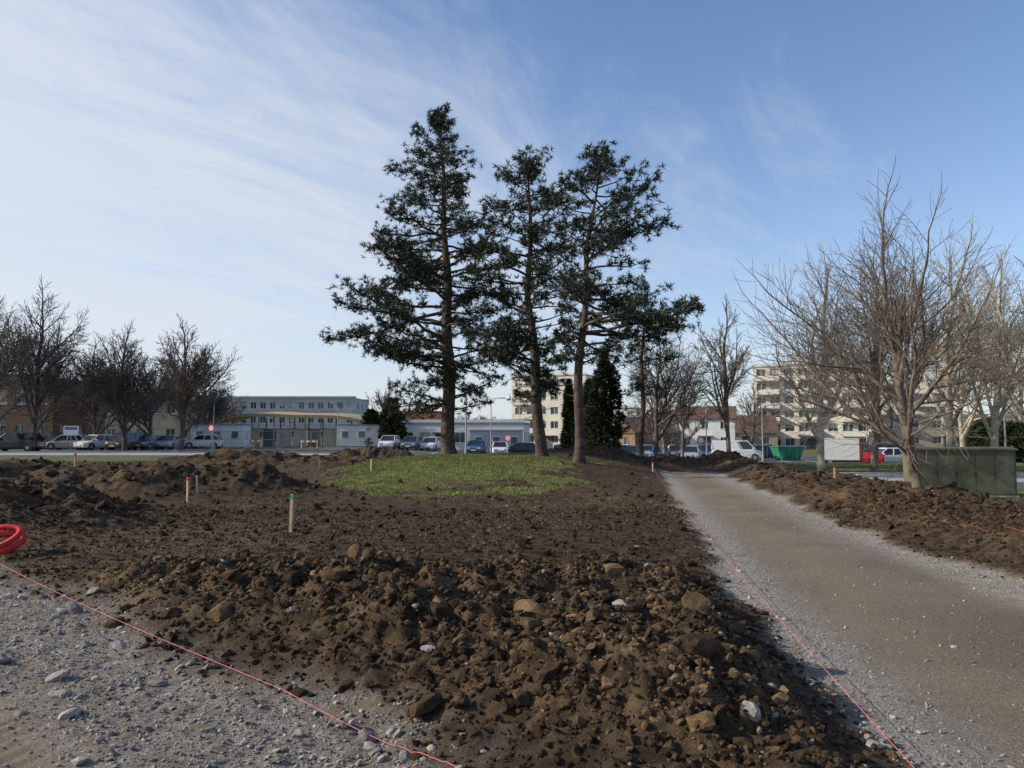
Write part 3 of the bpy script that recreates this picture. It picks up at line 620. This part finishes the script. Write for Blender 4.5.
# ------------------------------------------------------------ cars
def car(x,y,rz,kind='hatch',paint='white',z=None):
    z0=(float(drop(np.array([x]),np.array([y]))[0])+.03) if z is None else z
    K=dict(hatch=dict(L=4.1,w=.86,belt=.93,roof=1.47,hood=(-2.05,.62,-1.05,.90),cab=(-1.15,-.45,1.35,1.95)),
      sedan=dict(L=4.5,w=.88,belt=.92,roof=1.44,hood=(-2.25,.62,-1.1,.88),cab=(-1.2,-.4,1.0,1.75)),
      suv=dict(L=4.4,w=.92,belt=1.05,roof=1.68,hood=(-2.2,.75,-1.2,1.02),cab=(-1.25,-.6,1.6,2.1)),
      van=dict(L=4.9,w=.95,belt=1.15,roof=1.95,hood=(-2.45,.85,-1.6,1.12),cab=(-1.75,-1.0,2.2,2.42)))[kind]
    L=K['L'];w=K['w'];bz=K['belt'];rf=K['roof']; pm=P[paint]
    root=empty('delivery_van' if kind=='van' else 'parked_car',(x,y,z0),rz)
    B_=MB(); st=[(-L/2,.32,.60,.80),(-L/2+.12,.22,K['hood'][1]+.06,.93),(-L/2+.45,.2,K['hood'][3]-.08,1),(K['hood'][2],.2,bz-.02,1),(0,.2,bz,1),(L/2-.5,.2,bz,1),(L/2-.1,.24,bz-.05,.95),(L/2,.34,bz-.22,.86)]
    rings=[]
    for sx,zb,zt,k in st:
        ww=w*k; rings.append([Vector((sx,a*ww,b_)) for a,b_ in ((-.92,zb),(-1,zb+.14),(-1,zt-.22),(-.94,zt-.04),(-.7,zt),(.7,zt),(.94,zt-.04),(1,zt-.22),(1,zb+.14),(.92,zb))])
    B_.loft(rings,pm); body=B_.build('body',root,False)
    c0,c1,c2,c3=K['cab']; G=MB(); wb=w*.90; wt=w*.74
    q=[Vector((c0,-wb,bz-.04)),Vector((c3,-wb,bz-.04)),Vector((c3,wb,bz-.04)),Vector((c0,wb,bz-.04)),Vector((c1,-wt,rf-.05)),Vector((c2,-wt,rf-.05)),Vector((c2,wt,rf-.05)),Vector((c1,wt,rf-.05))]
    if kind=='van': q[5].x=c3-.1;q[6].x=c3-.1
    G.add(q,[(0,1,5,4),(2,3,7,6),(1,2,6,5),(3,0,4,7),(4,5,6,7)],'carglass'); G.build('window_glass',root)
    R=MB(); x1=q[4].x;x2=q[5].x
    R.loft([[Vector((sx,-wt*k-.01,rf-.07)),Vector((sx,-wt*k*.9,rf-.01)),Vector((sx,0,rf+.02)),Vector((sx,wt*k*.9,rf-.01)),Vector((sx,wt*k+.01,rf-.07))] for sx,k in ((x1-.05,.95),(x1+.2,1),((x1+x2)/2,1.01),(x2-.2,1),(x2+.06,.96))],pm)
    for s in (-1,1):
        for a,b_ in ((0,4),(1,5)) if s<0 else ((3,7),(2,6)): R.cyl(q[a]+Vector((0,s*.01,0)),q[b_]+Vector((0,s*.01,0)),.045,.035,6,pm)
        for t in ((.42,.75) if kind!='van' else (.3,)):
            a=q[0 if s<0 else 3].lerp(q[1 if s<0 else 2],t); b_=q[4 if s<0 else 7].lerp(q[5 if s<0 else 6],t*.95+.0); R.cyl(a+Vector((0,s*.01,0)),b_+Vector((0,s*.01,0)),.04,.035,6,pm)
        if kind=='van':
            a=[q[0 if s<0 else 3].lerp(q[1 if s<0 else 2],.34),q[1 if s<0 else 2],q[5 if s<0 else 6],q[4 if s<0 else 7].lerp(q[5 if s<0 else 6],.32)]
            o=Vector((0,s*.025,0)); R.add([v+o for v in a],[(0,1,2,3)],pm)
    R.build('roof_and_pillars',root)
    D=MB()
    for s in (-1,1):
        D.box(-L/2-.01,-L/2+.16,s*w*.62-.17,s*w*.62+.17,.56,.70,'lamp_w'); D.box(L/2-.13,L/2+.012,s*w*.70-.10,s*w*.70+.10,bz-.40,bz-.18,'lamp_r')
        D.box(c0+.22,c0+.36,s*(w+.10)-.09,s*(w+.10)+.09,bz-.02,bz+.13,pm)
    D.box(-L/2-.012,-L/2+.1,-.35,.35,.30,.48,'dframe'); D.box(-L/2-.02,-L/2-.013,-.26,.26,.36,.47,'frame'); D.box(L/2-.02,L/2+.02,-.26,.26,.45,.56,'frame')
    D.box(-L/2+.25,L/2-.2,-w*.9,w*.9,.16,.24,'rubber'); D.build('lights_and_trim',root)
    Wm=MB()
    for sx in (-L/2+.78,L/2-.80):
        for s in (-1,1):
            Wm.cyl((sx,s*(w-.20),.33),(sx,s*(w+.004),.33),.38,.38,18,'dframe'); Wm.cyl((sx,s*(w-.20),.31),(sx,s*(w+.012),.31),.31,.30,18,'rubber'); Wm.cyl((sx,s*(w+.01),.31),(sx,s*(w+.02),.31),.19,.17,12,'alloy')
    Wm.build('wheels',root)
for p,Yd,rz,kd,pt in ((18,70,.1,'suv','black'),(70,76,0.1,'hatch','silver'),(98,76,1.2,'hatch','white'),(128,76,1.4,'suv','brown'),(150,78,1.5,'hatch','grey'),(48,80,1.5,'hatch','grey'),(172,80,1.6,'sedan','silver'),(205,82,.1,'hatch','white')):
    car(at(p,Yd),Yd,rz,kd,pt,.05)
for p,Yd,rz,kd,pt in ((618,80,.2,'hatch','navy'),(634,74,1.3,'hatch','blue'),(648,80,1.5,'hatch','silver'),(660,74,1.4,'hatch','blue'),(675,80,1.5,'sedan','grey'),(690,74,1.3,'hatch','silver'),(703,80,1.4,'hatch','blue'),(716,84,.3,'hatch','navy'),(736,76,2.9,'van','white'),(757,82,.2,'sedan','navy'),(600,86,1.5,'suv','grey'),(390,82,1.5,'hatch','white'),(412,82,1.5,'hatch','grey'),(432,83,1.4,'hatch','white'),(476,82,1.5,'sedan','blue'),(500,82,1.6,'hatch','white'),(520,82,.1,'hatch','black'),(560,80,1.5,'hatch','silver'),(886,64,.1,'sedan','white'),(905,72,.2,'hatch','grey'),(1012,58,.2,'hatch','white'),(880,78,0,'suv','black')):
    car(at(p,Yd),Yd,rz,kd,pt)
def box_van(x,y,rz):
    z0=float(drop(np.array([x]),np.array([y]))[0])+.03; root=empty('box_van',(x,y,z0),rz)
    c=MB(); 
    c.loft([[Vector((sx,-.92*k,zb)),Vector((sx,-.95*k,zb+.3)),Vector((sx,-.85*k,zt)),Vector((sx,.85*k,zt)),Vector((sx,.95*k,zb+.3)),Vector((sx,.92*k,zb))] for sx,zb,zt,k in ((2.6,.35,.85,.9),(2.45,.3,1.05,.97),(1.9,.3,1.2,1),(1.35,.3,1.95,.97),(.8,.3,2.05,.97))],P['red']); c.build('cab',root)
    g=MB(); g.add([Vector(v) for v in ((1.93,-.78,1.24),(1.93,.78,1.24),(1.42,.72,1.9),(1.42,-.72,1.9))],[(0,1,2,3)],'carglass')
    for s in (-1,1): g.add([Vector(v) for v in ((1.75,s*.955,1.2),(1.0,s*.955,1.2),(1.0,s*.90,1.85),(1.38,s*.90,1.85))],[(0,1,2,3)],'carglass')
    g.build('cab_windows',root)
    b_=MB(); b_.box(-2.2,.78,-1,1,.5,2.15,P['white']); b_.box(-2.22,.80,-1.02,1.02,2.15,2.20,'frame'); b_.box(-2.22,.80,-1.02,1.02,.44,.5,'steel'); b_.box(-2.23,-2.2,-.03,.03,.55,2.1,'dframe'); b_.build('cargo_box',root)
    w_=MB()
    for sx in (-1.4,1.75):
        for s in (-1,1): w_.cyl((sx,s*.72,.34),(sx,s*.97,.34),.34,.33,18,'rubber'); w_.cyl((sx,s*.965,.34),(sx,s*.985,.34),.19,.18,12,'alloy')
    w_.box(-2.1,2.3,-.7,.7,.3,.44,'rubber'); w_.build('wheels_and_chassis',root)
box_van(at(846,62),62,-.3)
def skip(x,y):
    z0=float(drop(np.array([x]),np.array([y]))[0])+.03; root=empty('waste_container',(x,y,z0),.1); b_=MB()
    b_.add([Vector(v) for v in ((-.9,-.8,0),(.9,-.8,0),(.9,.8,0),(-.9,.8,0),(-1.35,-.9,1.3),(1.35,-.9,1.3),(1.35,.9,1.3),(-1.35,.9,1.3))],[(0,1,5,4),(1,2,6,5),(2,3,7,6),(3,0,4,7),(0,3,2,1),(4,5,6,7)],'skipgreen')
    for i in range(5): xx=-.9+i*.45; b_.box(xx-.03,xx+.03,-.95,-.8,.05,1.28,'skipgreen')
    b_.box(-1.42,1.42,-.97,.97,1.30,1.38,'skipgreen'); b_.build('container_body',root)
skip(at(786,76),76)
def cabinet():
    xa,xb=at(918,19.5),at(1012,19.5); root=empty('utility_cabinet',((xa+xb)/2,19.9,H((xa+xb)/2,19.6)-.05),-.10); w=(xb-xa)/2
    b_=MB(); b_.box(-w,w,-.42,.42,.08,1.22,'cabinet'); b_.box(-w-.03,w+.03,-.46,.46,-.1,.08,'kerb'); b_.build('housing',root)
    p=MB(); 
    for i in range(5):
        x0=-w+.04+i*(2*w-.08)/5; x1=x0+(2*w-.08)/5-.012; p.box(x0,x1,-.436,-.423,.12,1.18,'cabinet')
        p.box(x1-.07,x1-.05,-.448,-.437,.6,.70,'dframe')
    p.build('doors',root)
    r_=MB(); r_.loft([[Vector((s*(w+.04),-.47,1.223)),Vector((s*(w+.04),-.47,1.27)),Vector((s*(w+.04),.0,1.31)),Vector((s*(w+.04),.47,1.27)),Vector((s*(w+.04),.47,1.223))] for s in (-1,1)],'cabinet_d'); r_.build('lid',root)
cabinet()
def stake(x,y,hgt,tip='green',w=.022,lean=(0,0)):
    z0=H(x,y); root=empty('survey_stake',(x,y,z0),random.uniform(-.5,.5)); s=MB(); lx,ly=lean
    sq=lambda z_,k: [Vector((a*w*k+lx*z_,b2*w*k+ly*z_,z_)) for a,b2 in ((-1,-1),(1,-1),(1,1),(-1,1))]
    s.loft([sq(-.2,.6),sq(0,1),sq(hgt*.86,1)],'stakewood'); s.loft([sq(hgt*.861,1.03),sq(hgt*.985,1.03),sq(hgt,.8)],tip); s.build('wooden_post',root)
stake(at(293,12.3),12.3,.60,'green',lean=(.03,0)); stake(at(190,17.3),17.3,.58,'redplastic'); stake(at(211,19),18.3,.42,'stakewood',lean=(-.05,0)); stake(at(104,17),15.4,.36,'stakewood'); stake(at(96,16),13.5,.2,'stakewood')
stake(at(77,24),24,.75,'redplastic'); stake(at(372,26),26,.4,'stakewood'); stake(at(320,30),30,.5,'redplastic'); stake(at(652,29),29,.35,'redplastic'); stake(at(833,21),21,.35,'redplastic')
def string(pts,rad=.0023,name='marking_string',sag=.05):
    segs=[]
    for (x0,y0,z0),(x1,y1,z1) in zip(pts[:-1],pts[1:]):
        n=60
        prev=None
        for i in range(n+1):
            t=i/n; z_=z0+(z1-z0)*t-sag*math.sin(math.pi*t); q=(x0+(x1-x0)*t,y0+(y1-y0)*t,max(z_,H(x0+(x1-x0)*t,y0+(y1-y0)*t)+.004))
            if prev: segs.append((prev,q,rad,rad))
            prev=q
    tubes(name,segs,M['pink'])
string([(-6.7,9.4,.25),(-1.35,4.6,.09),(.25,3.2,.07)])
string([(at(652,29),29,.30),(1.78,3.3,.10)],sag=.12)
string([(at(833,21)-1.6,21,.35),(6.35,9.5,.30),(5.9,6,.25)])
hx,hy=-6.7,9.75; segs=[]; hz=H(hx,hy-.3)
for lp,(rr,tz) in enumerate(((.40,.06),(.36,.13))):
    prev=None
    for i in range(300):
        t=i/299*2*math.pi; tube=.037+.004*math.sin(i*1.6)
        q=(hx+rr*math.cos(t)*1.1,hy+rr*math.sin(t),hz+tz+.12+.14*math.sin(t+.3)*(1 if lp else .8))
        if prev: segs.append((prev[0],q,prev[1],tube))
        prev=(q,tube)
tubes('corrugated_conduit',segs,M['redplastic'])
def lamp(x,y,hgt,arm=1.0):
    z0=float(drop(np.array([x]),np.array([y]))[0]); root=empty('street_lamp',(x,y,z0)); s=MB()
    s.cyl((0,0,-.3),(0,0,.9),.09,.085,10,'steel'); s.cyl((0,0,.9),(0,0,hgt),.06,.04,10,'steel')
    pts=[Vector((0,0,hgt)),Vector((arm*.4,0,hgt+.22)),Vector((arm,0,hgt+.28))]
    for a,b_ in zip(pts[:-1],pts[1:]): s.cyl(a,b_,.035,.03,8,'steel')
    s.build('pole',root); hd=MB(); hd.loft([[Vector((sx,-k,hgt+.24)),Vector((sx,-k*.8,hgt+.34)),Vector((sx,k*.8,hgt+.34)),Vector((sx,k,hgt+.24))] for sx,k in ((arm-.1,.07),(arm+.15,.14),(arm+.5,.12),(arm+.6,.05))],'lgrey'); hd.build('lantern',root)
for p,Yd,hh,a in ((466,52,4.6,-.5),(491,75,5.5,.8),(706,70,5.5,.8),(762,60,4.5,.7),(520,95,7,.8),(214,75,5,.8),(338,90,5,-.8),(866,70,5.5,.8),(1004,48,5,.7)): lamp(at(p,Yd),Yd,hh,a)
def fence(x0,y0,x1,y1,name='construction_fence',hh=1.9,pm_='steel'):
    root=empty(name,(x0,y0,0)); s=MB(); L=math.hypot(x1-x0,y1-y0); n=max(1,int(L/3.4)); dx=(x1-x0)/n;dy=(y1-y0)/n
    for i in range(n):
        a=Vector((dx*i,dy*i,0));b_=Vector((dx*(i+.97),dy*(i+.97),0)); zz=Vector((0,0,hh)); lo=Vector((0,0,.15))
        s.cyl(a,a+zz,.025,.025,6,pm_); s.cyl(b_,b_+zz,.025,.025,6,pm_); s.cyl(a+zz,b_+zz,.02,.02,6,pm_); s.cyl(a+lo,b_+lo,.02,.02,6,pm_)
        for k in range(1,16): q=a.lerp(b_,k/16); s.cyl(q+lo,q+zz,.006,.006,3,pm_,False)
        s.box(a.x-.3,a.x+.3,a.y-.12,a.y+.12,0,.14,'kerb')
    s.build('mesh_panels',root)
fence(at(185,84),84,at(375,84),84); fence(-30,68,-16,68,hh=1.1)
def barrier(x,y):
    root=empty('safety_barrier',(x,y,float(drop(np.array([x]),np.array([y]))[0])),random.uniform(-.3,.3)); s=MB()
    for k in range(6): s.box(-1+k/3,-1+(k+1)/3,-.02,.02,.75,.90,'redplastic' if k%2 else 'frame')
    for sx in (-.9,.9): s.box(sx-.03,sx+.03,-.05,-.025,0,.98,'frame'); s.box(sx-.04,sx+.04,-.3,.3,0,.05,'rubber')
    s.build('boards_and_feet',root)
for p,Yd in ((255,82),(310,80),(560,62)): barrier(at(p,Yd),Yd)
def sign(x,y,hgt,kind='round'):
    root=empty('traffic_sign',(x,y,float(drop(np.array([x]),np.array([y]))[0])),random.uniform(-.3,.3)); s=MB(); s.cyl((0,0,-.2),(0,0,hgt),.03,.03,8,'steel'); s.build('post',root)
    q=MB()
    if kind=='round': q.cyl((0,-.035,hgt-.3),(0,-.05,hgt-.3),.32,.32,20,'redplastic'); q.cyl((0,-.0505,hgt-.3),(0,-.056,hgt-.3),.23,.23,20,'frame')
    else: q.box(-.6,.6,-.06,-.035,hgt-.8,hgt,'frame'); q.box(-.5,.5,-.066,-.061,hgt-.35,hgt-.1,P['blue'])
    q.build('panel',root)
sign(at(72,66),66,2.3,'board'); sign(at(212,66),66,2.4); sign(at(508,66),66,2.3); sign(at(700,60),60,2.3)
# ------------------------------------------------------------ world, sun, camera
w=bpy.data.worlds.new('World'); sc.world=w; w.use_nodes=True; nt=w.node_tree; bg=nt.nodes['Background']
EL=math.radians(28); AZ=math.radians(-92)
sky=N(nt,'ShaderNodeTexSky'); sky.sky_type='NISHITA'; sky.sun_disc=False; sky.sun_elevation=EL; sky.sun_rotation=AZ%(2*math.pi); sky.air_density=1.0; sky.dust_density=.6; sky.ozone_density=2.2
tc=N(nt,'ShaderNodeTexCoord').outputs['Generated']; sp=N(nt,'ShaderNodeSeparateXYZ'); nt.links.new(tc,sp.inputs[0])
zc=mth(nt,'ADD',mth(nt,'MAXIMUM',sp.outputs[2],0),.16); u=mth(nt,'DIVIDE',sp.outputs[0],zc); v=mth(nt,'DIVIDE',sp.outputs[1],zc)
cb=N(nt,'ShaderNodeCombineXYZ'); nt.links.new(u,cb.inputs[0]); nt.links.new(v,cb.inputs[1])
def mapped(rot,sc_,loc=(0,0,0)):
    a=N(nt,'ShaderNodeMapping'); a.inputs['Rotation'].default_value=(0,0,math.radians(rot)); nt.links.new(cb.outputs[0],a.inputs[0])
    b2=N(nt,'ShaderNodeMapping'); b2.inputs['Scale'].default_value=sc_; b2.inputs['Location'].default_value=loc; nt.links.new(a.outputs[0],b2.inputs[0]); return b2.outputs[0]
c1=noise(nt,1.0,10,.62,mapped(-40,(.5,1.4,1)),1.6)
c3=noise(nt,1.3,10,.66,mapped(-66,(.8,2.2,1),(4,2,0)),1.4)
c2=noise(nt,1.0,4,.5,mapped(0,(.55,.55,1),(3.1,1.2,0)),.3)
lb=mth(nt,'MULTIPLY',sp.outputs[0],-.42)
f=mth(nt,'ADD',mth(nt,'ADD',mth(nt,'ADD',mth(nt,'MULTIPLY',c1,.48),mth(nt,'MULTIPLY',c3,.38)),mth(nt,'MULTIPLY',c2,.40)),lb)
f=mth(nt,'SUBTRACT',f,mth(nt,'MULTIPLY',mth(nt,'MAXIMUM',mth(nt,'SUBTRACT',sp.outputs[2],.28),0.),.45))
fac=mth(nt,'MULTIPLY',rmp(nt,f,.46,.84),.80)
hz_=mth(nt,'MULTIPLY',mth(nt,'POWER',mth(nt,'SUBTRACT',1.0,mth(nt,'MAXIMUM',sp.outputs[2],0.),True),6.),.72)
skc=mixc(nt,1.0,sky.outputs[0],(1.02,1.08,1.20),'MULTIPLY')
base=mixc(nt,hz_,skc,(4.5,4.85,5.4))
cc=mixc(nt,fac,base,(4.95,5.25,5.65))
nt.links.new(cc,bg.inputs['Color']); bg.inputs['Strength'].default_value=.15
sun=bpy.data.lights.new('sun','SUN'); sun.energy=5.0; sun.angle=math.radians(.6); sun.color=(1,.90,.77)
so=bpy.data.objects.new('sun',sun); COL.objects.link(so)
dv=Vector((math.sin(AZ)*math.cos(EL),math.cos(AZ)*math.cos(EL),math.sin(EL))); so.rotation_euler=dv.to_track_quat('Z','Y').to_euler(); so.location=dv*50
cam=bpy.data.cameras.new('camera'); co=bpy.data.objects.new('camera',cam); COL.objects.link(co); sc.camera=co
cam.lens=36*760/1024; cam.sensor_width=36; cam.clip_end=9000; cam.clip_start=.05
co.location=(0,0,1.6); co.rotation_euler=(math.radians(90+3.76),0,0)
